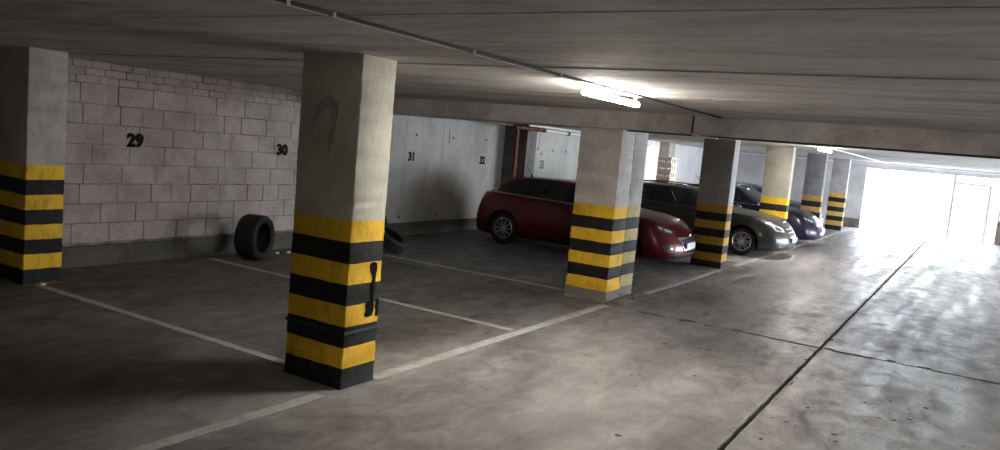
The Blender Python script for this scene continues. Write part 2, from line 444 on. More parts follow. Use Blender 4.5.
# ------------------------------------------------------------------ columns
def column(x0, x1, y0, y1, mat, label, z0=0, z1=CEIL_Z+.005, rag=.006, bottom_rag=0, name='concrete_column'):
    bm = bmesh.new(); box(bm, x0, x1, y0, y1, z0, z1)
    bmesh.ops.subdivide_edges(bm, edges=[e for e in bm.edges if abs(e.verts[0].co.z-e.verts[1].co.z) > .5], cuts=60, use_grid_fill=True)
    es = [e for e in bm.edges if abs(e.verts[0].co.z-e.verts[1].co.z) > 1e-4]
    bmesh.ops.bevel(bm, geom=es, offset=.012, segments=2, affect='EDGES', profile=.5)
    cx, cy = (x0+x1)/2, (y0+y1)/2
    for v in bm.verts:
        if z0+.01 < v.co.z < z1-.01:
            a = rag*(1 if v.co.z > .35 else 1.6)
            v.co.x -= random.uniform(0, a)*(1 if v.co.x > cx else -1); v.co.y -= random.uniform(0, a)*(1 if v.co.y > cy else -1)
    if bottom_rag:
        for v in bm.verts:
            if v.co.z < .20:
                s = (1-v.co.z/.20)*bottom_rag
                v.co.x += (1 if v.co.x > cx else -1)*random.uniform(-.2, 1)*s
                v.co.y += (1 if v.co.y > cy else -1)*random.uniform(-.2, 1)*s
    bmesh.ops.recalc_face_normals(bm, faces=bm.faces[:])
    return tag(link(name, bm, mat, None, 40), label, 'column', 'striped garage columns')
CD, CL = (.20, .185, .165), (.42, .40, .36)
cm1 = column_mat('column_paint_near', 1.34, 9, 0, (.33, .31, .28), (.50, .475, .44), .35)
column(4.47, 4.90, 8.82, 9.53, cm1, 'striped concrete column against the white block wall at far left')
cm2 = column_mat('column_paint_front', 1.335, 9, 0, (.42, .41, .33), (.60, .58, .50), .55)
column(4.44, 4.84, 4.03, 4.67, cm2, 'large foreground concrete column with chipped yellow and black bands')
# collar ring of old tape on one black band
cm3 = column_mat('column_paint_joint', 1.315, 7, 0, (.42, .38, .35), (.56, .52, .49), .6, band=.168)
column(9.75, 10.22, 4.14, 4.78, cm3, 'concrete column with crumbling base beside the red car, under the beam', z1=2.365, rag=.01, bottom_rag=.035)
cm3b = column_mat('column_paint_faded', 1.315, 7, 0, (.34, .32, .31), (.52, .5, .49), 1.0, band=.168, yel=(.50, .40, .17))
column(10.29, 10.78, 4.17, 4.78, cm3b, 'faded striped twin column right behind the crumbling one', z1=2.378, rag=.008)
cm4 = column_mat('column_paint_grey', 1.235, 8, 0, (.25, .24, .225), (.35, .34, .32), .6, yel=(.42, .25, .035), band=.158)
column(14.98, 15.35, 4.04, 4.66, cm4, 'dark grey striped column between the red and the dark grey car')
cm5 = column_mat('column_paint_cream', 1.31, 8, 0, (.33, .31, .24), (.43, .41, .33), .5, band=.17)
column(20.3, 20.6, 4.02, 4.68, cm5, 'cream striped column just behind the dark grey car nose')
cm6 = column_mat('column_paint_blue_grey', 1.31, 8, 0, (.20, .19, .20), (.30, .29, .30), .5, yel=(.45, .28, .09), band=.17)
column(25.4, 25.7, 4.05, 4.62, cm6, 'blue grey striped column behind the purple car nose')
cm7 = column_mat('column_paint_far', 1.36, 8, 0, (.30, .29, .29), (.42, .41, .41), .4, yel=(.55, .36, .10), band=.17)
column(30.45, 30.8, 4.05, 4.62, cm7, 'farthest pale grey striped column, nearest the bright exit')
cmw = M_darkconc
bm = B(16.0, 16.45, 9.2, YC+.02, 0, CEIL_Z+.005, .01)
tag(link('wall_pier', bm, M_darkconc), 'dark bare concrete pier on the back wall behind the red pipe', 'column')
bm = B(26.6, 27.2, 9.47, YC+.02, 0, CEIL_Z+.005, .01)
tag(link('wall_pier', bm, concrete('pier_grey', (.22, .22, .21), (.30, .30, .29), .85, 2)), 'grey pier on the far back wall beside the wooden crates', 'column')

# smear and spill on the foreground column
M_smear = concrete('smear_paint', (.27, .27, .205), (.43, .42, .345), .9, 9)
def ribbon(pts, w, normal, depth=.002):
    bm = bmesh.new(); n = Vector(normal).normalized(); L = []; Rr = []
    pts = [Vector(p) for p in pts]
    for i, p in enumerate(pts):
        d = (pts[min(i+1, len(pts)-1)]-pts[max(i-1, 0)]).normalized(); s = d.cross(n)
        ww = w[i] if isinstance(w, (list, tuple)) else w
        L.append((bm.verts.new(p+s*ww/2+n*depth), bm.verts.new(p+s*ww/2-n*.004))); Rr.append((bm.verts.new(p-s*ww/2+n*depth), bm.verts.new(p-s*ww/2-n*.004)))
    for i in range(len(pts)-1):
        bm.faces.new((L[i][0], L[i+1][0], Rr[i+1][0], Rr[i][0]))
        bm.faces.new((L[i][0], L[i][1], L[i+1][1], L[i+1][0])); bm.faces.new((Rr[i][0], Rr[i+1][0], Rr[i+1][1], Rr[i][1]))
    for i in (0, -1):
        bm.faces.new((L[i][0], Rr[i][0], Rr[i][1], L[i][1]))
    bmesh.ops.recalc_face_normals(bm, faces=bm.faces[:]); return bm
col2 = [o for o in C.objects if o.name.startswith('concrete_column')][1]
arc = [(4.44, 4.50, 1.98), (4.44, 4.485, 2.10), (4.44, 4.44, 2.19), (4.44, 4.38, 2.235), (4.44, 4.32, 2.235), (4.44, 4.285, 2.20), (4.44, 4.29, 2.08), (4.44, 4.31, 1.95), (4.44, 4.32, 1.80)]
link('paint_smear', ribbon(arc, [.04, .06, .08, .09, .10, .09, .07, .06, .03], (-1, 0, 0), .0005), M_smear, col2)
bm = bmesh.new()
def blob(bm, pts, y):
    f = [bm.verts.new((x, y-.004, z)) for x, z in pts]; b_ = [bm.verts.new((x, y+.01, z)) for x, z in pts]; n = len(pts)
    bm.faces.new(f); bm.faces.new(b_[::-1])
    for i in range(n): bm.faces.new((f[i], b_[i], b_[(i+1) % n], f[(i+1) % n]))
for pts_, yy in (([(4.69, .96), (4.70, .99), (4.73, 1.0), (4.765, .99), (4.775, .95), (4.77, .915), (4.74, .90), (4.71, .905)], 4.030),
                 ([(4.72, .92), (4.765, .92), (4.76, .85), (4.765, .78), (4.75, .72), (4.755, .64), (4.725, .64), (4.73, .72), (4.72, .8), (4.73, .86)], 4.029),
                 ([(4.675, .67), (4.71, .685), (4.745, .68), (4.765, .65), (4.76, .60), (4.745, .56), (4.70, .55), (4.665, .56), (4.66, .58), (4.68, .60), (4.67, .64)], 4.028),
                 ([(4.78, .62), (4.79, .68), (4.815, .69), (4.825, .66), (4.825, .56), (4.81, .54), (4.79, .55), (4.795, .60)], 4.030)):
    blob(bm, pts_, yy)
bmesh.ops.recalc_face_normals(bm, faces=bm.faces[:])
link('black_paint_spill', bm, M_black, col2)
bm = bmesh.new(); box(bm, 4.435, 4.845, 4.025, 4.675, .44, .465, 0, .003)
link('band_ridge', bm, plain('ridge_black', (.015, .015, .015), .5, var=.3), col2)

# rubble at the crumbling column
bm = bmesh.new()
for i in range(150):
    a = random.uniform(0, 1)
    if random.random() < .55: x, y = 9.75-abs(random.gauss(0, .05))-.02, random.uniform(4.05, 4.85)
    else: x, y = random.uniform(9.7, 10.9), 4.08-abs(random.gauss(0, .05))
    s = random.uniform(.006, .028)
    v = bmesh.ops.create_icosphere(bm, subdivisions=1, radius=s, matrix=Matrix.Translation((x, y, s*.5)) @ Matrix.Rotation(random.random()*6, 4, 'Z') @ Matrix.Diagonal((1, random.uniform(.5, 1.4), random.uniform(.5, .9), 1)))
    for q in v['verts']: q.co += Vector([random.uniform(-.2, .2)*s for _ in range(3)])
tag(link('rubble', bm, concrete('rubble', (.08, .07, .06), (.34, .31, .28), .9, 8)), 'loose crumbs of broken concrete around the crumbling column base', 'rubble', kind='stuff')
def chunk(x, y, s, label):
    bm = bmesh.new(); v = bmesh.ops.create_icosphere(bm, subdivisions=2, radius=s, matrix=Matrix.Diagonal((1.3, .9, .6, 1)))
    for q in v['verts']: q.co += Vector([random.uniform(-.16, .16)*s for _ in range(3)])
    zm = min(q.co.z for q in bm.verts)
    for q in bm.verts: q.co += Vector((x, y, -zm))
    tag(link('plaster_chunk', bm, plain('plaster', (.55, .53, .48), .9, var=.15)), label, 'rubble', 'white plaster chunks on the floor')
chunk(8.42, 9.15, .035, 'white plaster lump on the floor right of the standing tyre, nearer the tyre')
chunk(8.62, 9.12, .035, 'white plaster lump on the floor farther right of the standing tyre')
chunk(4.62, 8.70, .03, 'small white plaster chip at the foot of the far left column')

# ------------------------------------------------------------------ painted lines
def pline(pts, w, label):
    bm = bmesh.new(); (xa, ya), (xb, yb) = pts
    L = math.hypot(xb-xa, yb-ya); n = int(L/.08); dx, dy = (xb-xa)/L, (yb-ya)/L; nx, ny = -dy, dx
    A = []; D = []
    for i in range(n+1):
        t = i/n; x, y = xa+(xb-xa)*t, ya+(yb-ya)*t
        j1, j2 = random.uniform(-.006, .006), random.uniform(-.006, .006)
        A.append(bm.verts.new((x+nx*(w/2+j1), y+ny*(w/2+j1), .003))); D.append(bm.verts.new((x-nx*(w/2+j2), y-ny*(w/2+j2), .003)))
    A2 = [bm.verts.new((v.co.x, v.co.y, -.004)) for v in A]; D2 = [bm.verts.new((v.co.x, v.co.y, -.004)) for v in D]
    for i in range(n):
        bm.faces.new((A[i], D[i], D[i+1], A[i+1])); bm.faces.new((A2[i], A[i], A[i+1], A2[i+1])); bm.faces.new((D[i], D2[i], D2[i+1], D[i+1]))
    for f in bm.faces: pass
    bmesh.ops.recalc_face_normals(bm, faces=bm.faces[:])
    if sum(f.normal.z for f in bm.faces) < 0: bmesh.ops.reverse_faces(bm, faces=bm.faces[:])
    return tag(link('parking_line', bm, M_line), label, 'floor marking', 'painted white parking lines')
pline([(.8, 4.10), (4.25, 4.06)], .10, 'worn white line on the floor left of the foreground column, toward the viewer')
pline([(4.86, 4.06), (9.57, 4.05)], .115, 'long white bay front line between foreground column and crumbling column')
pline([(10.95, 4.02), (14.9, 4.0)], .10, 'white bay front line running in front of the red car')
pline([(15.7, 3.98), (32.5, 3.98)], .10, 'far white bay front line running past the grey and purple cars')
pline([(4.62, 4.72), (4.60, 8.75)], .09, 'white bay divider line from foreground column toward the far left column')
pline([(7.28, 4.13), (7.30, 9.3)], .09, 'white bay divider line ending near the standing tyre')
pline([(10.03, 4.85), (10.0, 9.3)], .09, 'white bay divider line behind the crumbling column, left of the red car')
pline([(16.6, 4.05), (16.6, 9.2)], .09, 'bay divider line between the red and dark grey car')

# ------------------------------------------------------------------ wall numbers
def number(txt, x, y, z, size, label, bold=.012, mat=M_black, sx=1.0):
    cu = bpy.data.curves.new('t', 'FONT'); cu.body = txt; cu.size = size; cu.extrude = .0025; cu.offset = bold
    cu.align_x = 'CENTER'; cu.align_y = 'CENTER'; cu.resolution_u = 4
    tmp = bpy.data.objects.new('t', cu); C.objects.link(tmp)
    dg = bpy.context.evaluated_depsgraph_get(); me = bpy.data.meshes.new_from_object(tmp.evaluated_get(dg))
    bpy.data.objects.remove(tmp); me.materials.clear(); me.materials.append(mat)
    o = bpy.data.objects.new('bay_number', me); C.objects.link(o)
    o.matrix_world = Matrix.Translation((x, y, z)) @ Matrix.Rotation(PI/2, 4, 'X') @ Matrix.Diagonal((sx, 1, 1, 1))
    return tag(o, label, 'wall number', 'painted bay numbers')
number('29', 6.20, YB-.008, 1.63, .235, 'black painted number 29 on the white block wall')
number('30', 8.74, YB-.008, 1.61, .225, 'black painted number 30 on the white block wall')
number('31', 12.47, YC-.004, 1.60, .235, 'black painted number 31 on the cast concrete wall', sx=.95)
number('32', 15.10, YC-.004, 1.60, .235, 'black painted number 32 beside the dark wall pier', sx=.95)
number('33', 17.98, YC-.004, 1.57, .31, 'thin grey painted number 33 above the red car roof', .004, plain('faded_black', (.025, .025, .025), .7), .75)

# ------------------------------------------------------------------ ceiling services
M_trunk = plain('trunking_white', (.62, .60, .56), .5); M_cable = plain('dark_cable', (.05, .045, .04), .6)
TY = 2.83
t = empty('cable_trunking', (0, TY, CEIL_Z), 'long white cable trunking strip under the ceiling leading to the lit tube lamp', 'cable duct')
bm = bmesh.new(); box(bm, -2.0, 5.7, .004, .026, -.022, .0, 0, .003)
link('duct', bm, M_trunk, t)
bm = bmesh.new(); box(bm, -2.0, 9.64, -.022, .0, -.016, .0)
link('cable', bm, M_cable, t)
for x in (1.2, 2.55, 2.85, 4.1, 5.3): link('clip', B(x, x+.02, -.026, .03, -.026, .0), M_trunk, t)
t2 = empty('cable_run', (9.64, TY+.33, CEIL_Z), 'thin dark conduit dropping down the beam face by the dark column', 'cable')
bm = bmesh.new(); tube(bm, [(-.012, 0, -.0), (-.012, 0, -.235), (.0, 0, -.25)], .014, 8)
link('conduit', bm, M_cable, t2)
bm = bmesh.new(); tube(bm, [(-.02, 0, -.235), (-.02, -.16, -.262), (-.02, -.34, -.268)], .012, 8); link('bracket', bm, M_trunk, t2)
bm = bmesh.new(); tube(bm, [(9.66, 4.05, 2.352), (9.66, 2.6, 2.350), (9.66, .8, 2.352), (9.66, -3.5, 2.350)], .011, 8)
tag(link('beam_shadow_gap', bm, M_cable), 'thin dark strip drawing the shadow gap along the lower edge of the concrete beam', 'cable')  # dark rod added to draw the shadow gap under the beam edge

M_batten = plain('lamp_batten', (.7, .7, .68), .4)
M_tube = plain('lit_tube', (1, 1, 1), .4, emit=(1.0, .93, .84), es=120)
M_tube_weak = plain('dim_tube', (1, 1, 1), .4, emit=(1.0, .95, .85), es=32)
def lamp(x, y, z, L, label, power, col=(1.0, .93, .84), weak=False):
    t = empty('tube_lamp', (x, y, z), label, 'lamp', group='fluorescent tube lamps under the ceiling')
    link('housing', B(.0, L, -.012, .012, CEIL_Z-z-.018, CEIL_Z-z, .004), M_batten, t)
    bm = bmesh.new(); tube(bm, [(.02, 0, 0), (L-.02, 0, 0)], .026, 14); link('tube', bm, M_tube_weak if weak else M_tube, t, 40)
    for a in (.06, L-.08): link('end_holder', B(a, a+.02, -.02, .02, -.03, CEIL_Z-z, .004), M_cable, t)
    li = bpy.data.lights.new('lamp_light', 'AREA'); li.shape = 'RECTANGLE'; li.size = L; li.size_y = .06; li.energy = power; li.color = col
    lo = bpy.data.objects.new('lamp_light', li); C.objects.link(lo); lo.parent = t; lo.location = (L/2, 0, -.03)
    return t
lamp(5.82, TY+.03, 2.515, 1.2, 'lit white fluorescent tube lamp under the ceiling before the concrete beam', 30)
lamp(17.6, TY+.15, 2.52, 1.5, 'lit white tube lamp under the ceiling beyond the concrete beam', 30)
t = empty('cable_trunking', (10.95, TY+.1, CEIL_Z), 'white cable trunking strip beyond the beam, leading toward the exit', 'cable duct')
link('duct', B(0, 21, -.02, .02, -.03, .0), M_trunk, t)
M_pipe = plain('pale_pipe', (.85, .82, .78), .3, 0, var=.05); M_red = plain('red_pipe', (.12, .022, .015), .6, var=.25)
t = empty('sprinkler_pipe', (14.2, 9.08, 2.44), 'pale horizontal pipe under the ceiling with red fittings above number 33', 'pipe')
bm = bmesh.new(); tube(bm, [(2.4, 0, 0), (9.5, 0, 0)], .035, 12); link('pipe', bm, M_pipe, t, 40)
bm = bmesh.new(); tube(bm, [(1.4, -.12, .07), (9.5, -.12, .07)], .02, 10); link('pipe', bm, M_pipe, t, 40)
bm = bmesh.new(); tube(bm, [(1.0, 0, 0), (2.4, 0, 0)], .04, 12); link('pipe', bm, M_red, t, 40)
bm = bmesh.new(); tube(bm, [(-2.2, .1, .03), (1.7, .1, .03)], .022, 10); link('pipe', bm, plain('rusty_pipe', (.22, .12, .09), .6, var=.2), t, 40)
bm = bmesh.new()
bm.free()
for x in (1.2, 1.6, 2.0, 2.3, 3.6, 4.9):
    bm = bmesh.new(); tube(bm, [(x, 0, 0), (x+.09, 0, 0)], .052, 12); link('fitting', bm, M_red, t, 40)
t = empty('riser_pipe', (15.86, 9.42, 0), 'vertical red pipe standing in front of the dark wall pier', 'pipe')
bm = bmesh.new(); tube(bm, [(0, 0, 0), (0, 0, CEIL_Z)], .055, 14); link('pipe', bm, M_red, t, 40)
for z in (.5, 1.5, 2.4):
    bm = bmesh.new(); tube(bm, [(0, 0, z), (0, 0, z+.1)], .072, 14); link('coupling', bm, M_red, t, 40)

# ------------------------------------------------------------------ tyres and crates
def tyre_bm(R=.33, W=.22, ri=.205, seg=56, tread=True):
    h = W/2
    prof = [(ri, -h*.80), (ri+.02, -h*.93), (ri+.06, -h*1.02), (R-.05, -h), (R-.015, -h*.88), (R, -h*.68),
            (R, -h*.36), (R-.009, -h*.35), (R-.009, -h*.28), (R, -h*.27), (R, -h*.04), (R-.009, -h*.03), (R-.009, h*.03), (R, h*.04), (R, h*.27), (R-.009, h*.28), (R-.009, h*.35), (R, h*.36),
            (R, h*.68), (R-.015, h*.88), (R-.05, h), (ri+.06, h*1.02), (ri+.02, h*.93), (ri, h*.80), (ri+.02, h*.70), (R-.04, h*.72), (R-.03, 0), (R-.04, -h*.72), (ri+.02, -h*.70)]
    bm = bmesh.new(); lathe(bm, prof, 'Y', seg); return bm
def loose_tyre(loc, rot, R, W, ri, label):
    o = link('tyre', tyre_bm(R, W, ri), M_rubber, None, 35)
    o.location = loc; o.rotation_euler = rot; return tag(o, label, 'tyre', 'old tyres by the wall')
loose_tyre((7.80, 8.96, .335), (0, 0, math.radians(20)), .335, .34, .22, 'black tyre standing upright before the block wall below number 30')
loose_tyre((10.75, 9.22, .33), (math.radians(-10), 0, math.radians(8)), .335, .22, .20, 'black tyre leaning on the wall behind the foreground column')
loose_tyre((10.35, 8.5, .235), (math.radians(-56), 0, math.radians(20)), .32, .21, .195, 'black tyre slumped on the floor right behind the foreground column')

M_wood = plain('crate_wood', (.80, .72, .60), .8, var=.15); M_woodd = plain('crate_side', (.62, .52, .42), .8, var=.25)
def crate(w=.40, d=.50, h=.225):
    bm = bmesh.new()
    for sy in (-1, 1):
        for z in (.0, h-.05): box(bm, -w/2, w/2, sy*(d/2-.01)-.01, sy*(d/2-.01)+.01, z, z+.055)
    for sx in (-1, 1):
        for q in (0, .11, h-.055): box(bm, sx*(w/2-.01)-.009, sx*(w/2-.01)+.009, -d/2+.02, d/2-.02, q, q+.07, 1)
    for x in (-w/2+.045, 0, w/2-.045):
        for y in (-d/2+.05, d/2-.05): box(bm, x-.035, x+.035, y-.028, y+.028, .045, h-.05)
    for i in range(5): x = -w/2+.04+i*(w-.08)/4; box(bm, x-.03, x+.03, -d/2+.02, d/2-.02, h-.02, h-.003)
    bmesh.ops.recalc_face_normals(bm, faces=bm.faces[:])
    return link('wooden_crate', bm, [M_wood, M_woodd])
CG = 'stacked wooden crates by the far back wall'
words = ['lowest', 'second from the floor', 'third from the floor', 'fourth from the floor', 'middle one', 'fourth from the top', 'third from the top', 'second from the top', 'topmost']
c0 = crate()
for i, w in enumerate(words):
    if i == 0: r = c0
    else:
        r = c0.copy(); C.objects.link(r)
    r.location = (24.5+(.02 if i % 2 else 0), 8.75, .001+i*.2315); r.rotation_euler = (0, 0, math.radians(-8+(i*7 % 5)))
    r['label'] = 'pale wooden crate in the stack by the far wall, '+w; r['category'] = 'crate'; r['group'] = CG

# ------------------------------------------------------------------ cars
M_chrome = plain('chrome', (.80, .80, .81), .28, 1.0)
M_trim = plain('black_plastic', (.02, .02, .021), .5)
M_well = plain('wheel_well', (.008, .008, .008), .9)
M_lens = plain('lamp_lens', (.5, .5, .5), .2, .2, coat=1)
M_lensd = plain('lamp_dark', (.10, .10, .11), .15, .3, coat=1)
M_tail = plain('tail_red', (.32, .03, .02), .15, coat=1)
M_plate = plain('plate_white', (.75, .75, .72), .4); M_blue = plain('plate_blue', (.02, .05, .3), .4)
M_alloy = plain('alloy', (.58, .58, .60), .28, .85); M_disc = plain('brake_disc', (.05, .05, .055), .4, .5)
def paint(name, c, metal=.5, rough=.32):
    m, nt, b = new_mat(name); b.inputs['Base Color'].default_value = (*c, 1)
    b.inputs['Metallic'].default_value = metal; b.inputs['Roughness'].default_value = rough
    b.inputs['Coat Weight'].default_value = .45; b.inputs['Coat Roughness'].default_value = .1
    n = noise(nt, nt.nodes.new('ShaderNodeTexCoord').outputs['Object'], 900, 1, .5)
    nt.links.new(mix(nt, n, tuple(x*.85 for x in c), tuple(min(1, x*1.15) for x in c)), b.inputs['Base Color'])
    return m
def glass_mat(name, tint=(.02, .025, .027), trans=.25):
    m, nt, b = new_mat(name); b.inputs['Base Color'].default_value = (*tint, 1)
    b.inputs['Roughness'].default_value = .03; b.inputs['IOR'].default_value = 1.5; b.inputs['Coat Weight'].default_value = .3
    tr = nt.nodes.new('ShaderNodeBsdfTransparent'); tr.inputs[0].default_value = (.45, .5, .5, 1)
    ms = nt.nodes.new('ShaderNodeMixShader'); ms.inputs[0].default_value = trans
    out = nt.nodes['Material Output']
    nt.links.new(b.outputs[0], ms.inputs[1]); nt.links.new(tr.outputs[0], ms.inputs[2]); nt.links.new(ms.outputs[0], out.inputs[0])
    return m
M_glass = glass_mat('car_glass', trans=.14)

def make_car(P, loc, label):
    """local frame: +x forward, +y left, z up; rotated so the nose points to -Y."""
    L, W = P['L'], P['W']; hw = W/2; xf0, xr0 = L/2, -L/2
    root = empty('car', loc, label, 'car', -PI/2, 'parked cars')
    belt = P['belt']; wx = P['wheels']; WR = P['wr']
    nF, nS, nR = 18, 44, 14
    rows = P['rows']   # t, wfrac, dxf, dxr
    def bottom(x):
        return .17+.06*max(0, (abs(x)-L/2+.5)/.5)**2*.5
    def half_ring(t, wf, dxf, dxr, cf, cr, nn=2.7):
        y = hw*wf; xf = xf0+dxf; xr = xr0+dxr; out = []
        for i in range(nF):
            a = (i/nF)*PI/2; out.append((xf-cf+cf*max(0, math.cos(a))**(2/nn), y*math.sin(a)**(2/nn) if i else 0.0))
        for i in range(nS+1):
            out.append((xf-cf+(xr+cr-(xf-cf))*i/nS, y))
        for i in range(1, nR+1):
            a = (1-i/nR)*PI/2; out.append((xr+cr-cr*max(0, math.cos(a))**(2/3.2), y*math.sin(a)**(2/3.2) if i < nR else 0.0))
        return out
    H = []
    for (t, wf, dxf, dxr) in rows:
        ring = half_ring(t, wf, dxf, dxr, P['cf'], P['cr'])
        pts = []
        for (x, y) in ring:
            zb = bottom(x); zt = interp(belt, x); z = zb+(zt-zb)*t
            for w in wx:   # wheel arch flare
                d = math.hypot(x-w, z-WR)
                if y > hw*.8: y += .022*math.exp(-((d-WR-.05)/.10)**2)
            pts.append(Vector((x, y, z)))
        H.append(pts)
    N = len(H[0])
    bm = bmesh.new(); V = []
    for pts in H:
        Lr = [bm.verts.new(p) for p in pts]
        Rr = [Lr[i] if i in (0, N-1) else bm.verts.new((pts[i].x, -pts[i].y, pts[i].z)) for i in range(N)]
        V.append((Lr, Rr))
    for (A, A2), (D, D2) in zip(V, V[1:]):
        for i in range(N-1):
            bm.faces.new((A[i], D[i], D[i+1], A[i+1])); bm.faces.new((A2[i], A2[i+1], D2[i+1], D2[i]))
    K = 10
    def deck(ring, crown, flip):
        Lr, Rr = ring; prev = None
        for i in range(1, N-1):
            a, b_ = Lr[i].co, Rr[i].co; line = [Lr[i]]
            for k in range(1, K):
                s = k/K; y = a.y+(b_.y-a.y)*s; q = 1-(2*s-1)**2
                line.append(bm.verts.new((a.x, y, a.z+crown(a.x)*q)))
            line.append(Rr[i])
            if prev is None:
                for k in range(K): bm.faces.new((Lr[0], line[k], line[k+1]))
            else:
                for k in range(K): bm.faces.new((prev[k], line[k], line[k+1], prev[k+1]))
            prev = line
        for k in range(K): bm.faces.new((prev[k], Lr[N-1], prev[k+1]))
    hc = P.get('hood_crown', .05)
    deck(V[-1], lambda x: hc*min(1, max(0, (xf0-.1-x)/.5)), False)
    deck(V[0], lambda x: 0, True)
    bmesh.ops.remove_doubles(bm, verts=bm.verts[:], dist=1e-5)
    bmesh.ops.recalc_face_normals(bm, faces=bm.faces[:])
    me = bpy.data.meshes.new('b'); bm.to_mesh(me); bm.free()
    me.materials.append(P['paint']); me.materials.append(M_well)
    body = bpy.data.objects.new('body', me); C.objects.link(body)
    cutters = []
    for w in wx:
        for s in (-1, 1):
            cb = bmesh.new()
            lathe(cb, [(0.001, hw-.27), (WR+.055, hw-.27), (WR+.055, hw+.2), (0.001, hw+.2)], 'Y', 40, closed=False)
            for v in cb.verts: v.co.y *= s
            for f in cb.faces: f.material_index = 1
            bmesh.ops.remove_doubles(cb, verts=cb.verts[:], dist=.002)
            bmesh.ops.translate(cb, verts=cb.verts[:], vec=(w, 0, WR))
            bmesh.ops.recalc_face_normals(cb, faces=cb.faces[:])
            cm = bpy.data.meshes.new('c'); cb.to_mesh(cm); cb.free(); cm.materials.append(P['paint']); cm.materials.append(M_well)
            co = bpy.data.objects.new('c', cm); C.objects.link(co); cutters.append(co)
            md = body.modifiers.new('a', 'BOOLEAN'); md.operation = 'DIFFERENCE'; md.solver = 'EXACT'; md.object = co
    dg = bpy.context.evaluated_depsgraph_get(); dg.update()
    me2 = bpy.data.meshes.new_from_object(body.evaluated_get(dg))
    bpy.data.objects.remove(body)
    for c in cutters: bpy.data.objects.remove(c)
    for p in me2.polygons: p.use_smooth = True
    me2.set_sharp_from_angle(angle=math.radians(38))
    body = bpy.data.objects.new('body', me2); C.objects.link(body); body.parent = root
    bmt = bmesh.new(); bmt.from_mesh(me2); tree_ = BVHTree.FromBMesh(bmt)
    # ---------------- greenhouse
    G = P['gh']; roof = P['roof']; nv = 8
    cabb = bmesh.new(); parts = {}
    nf, nr = 10, 8
    cuts = P['glazing']      # side fractions: list of (u0,u1)
    us = sorted(set([0, 1]+[u for c in cuts for u in c])); side = []
    for a, b_ in zip(us, us[1:]):
        k = max(1, int((b_-a)*26)); side += [a+(b_-a)*i/k for i in range(k)]
    side.append(1)
    def gring(v):
        s = v
        xf = G['xf'][0]+(G['xf'][1]-G['xf'][0])*s; xr = G['xr'][0]+(G['xr'][1]-G['xr'][0])*(s**1.15)
        y = G['hw'][0]+(G['hw'][1]-G['hw'][0])*s+.035*math.sin(PI*s)
        cf = .42*(1-s)+.24*s; cr = .22*(1-s)+.20*s; out = []
        def zz(x, y_, front):
            lo = interp(belt, x)-.02 + (hc*.9*(1-(y_/hw)**2) if abs(x) < 10 else 0)*(1 if front else .6)
            hi = interp(roof, x)-.035
            return lo+(hi-lo)*s
        for i in range(nf):
            a = i/nf*PI/2; x = xf-cf+cf*math.cos(a)**(2/2.6) if i else xf; yy = y*math.sin(a)**(2/2.6) if i else 0
            out.append(('f', i, x, yy, zz(x, yy, True)))
        for u in side:
            A0, B0 = G['xf'][0]-.42, G['xr'][0]+.22
            x = A0+(B0-A0)*u+(xf-cf-A0)*(1-u)**2.3+(xr+cr-B0)*u**3; out.append(('s', u, x, y, zz(x, y, True)))
        for i in range(1, nr+1):
            a = (1-i/nr)*PI/2; x = xr+cr-cr*math.cos(a)**(2/3) if i < nr else xr; yy = y*math.sin(a)**(2/3) if i < nr else 0
            out.append(('r', i, x, yy, zz(x, yy, False)))
        return out
    vs_ = [0, .07, .22, .38, .54, .70, .84, .93, 1.0]
    RG = [gring(v) for v in vs_]; n = len(RG[0])
    def cls(i, r):
        if r == 0 or r >= len(vs_)-2: return 'cabin'
        k, u = RG[0][i][0], RG[0][i][1]; k2, u2 = RG[0][i+1][0], RG[0][i+1][1]
        if k == 'f': return 'windshield' if i < nf-1 else 'cabin'
        if k == 's' and k2 == 's':
            mid = (u+u2)/2
            for q, (a, b_) in enumerate(cuts):
                if a < mid < b_: return 'side_window%d' % q
            for q, (ca, cb) in enumerate(zip(cuts, cuts[1:])):
                if ca[1] < mid < cb[0]: return 'pillar%d' % q
            return 'cabin'
        return 'rear_window' if (k2 == 'r' and i > n-1-nr+1) else 'cabin'
    groups = {}
    for r in range(len(vs_)-1):
        for i in range(n-1):
            for s in (1, -1):
                q = [(RG[r][i]), (RG[r+1][i]), (RG[r+1][i+1]), (RG[r][i+1])]
                key = cls(i, r)
                if key.startswith('side') or key.startswith('pillar'): key += 'L' if s > 0 else 'R'
                groups.setdefault(key, []).append([Vector((p[2], s*p[3], p[4])) for p in (q if s > 0 else q[::-1])])
    top = RG[-1]; prev = None
    for i in range(1, n-1):
        x, y, z = top[i][2:]; line = []
        for k in range(K+1):
            s = k/K; q = 1-(2*s-1)**4
            line.append(Vector((x, y*(1-2*s), z+.035*q*min(1, 1.0))))
        if prev is None:
            a = Vector(top[0][2:])
            for k in range(K): groups['cabin'].append([a, line[k], line[k+1]])
        else:
            for k in range(K): groups['cabin'].append([prev[k], line[k], line[k+1], prev[k+1]])
        prev = line
    a = Vector(top[-1][2:])
    for k in range(K): groups['cabin'].append([prev[k], a, prev[k+1]])
    cabin = None
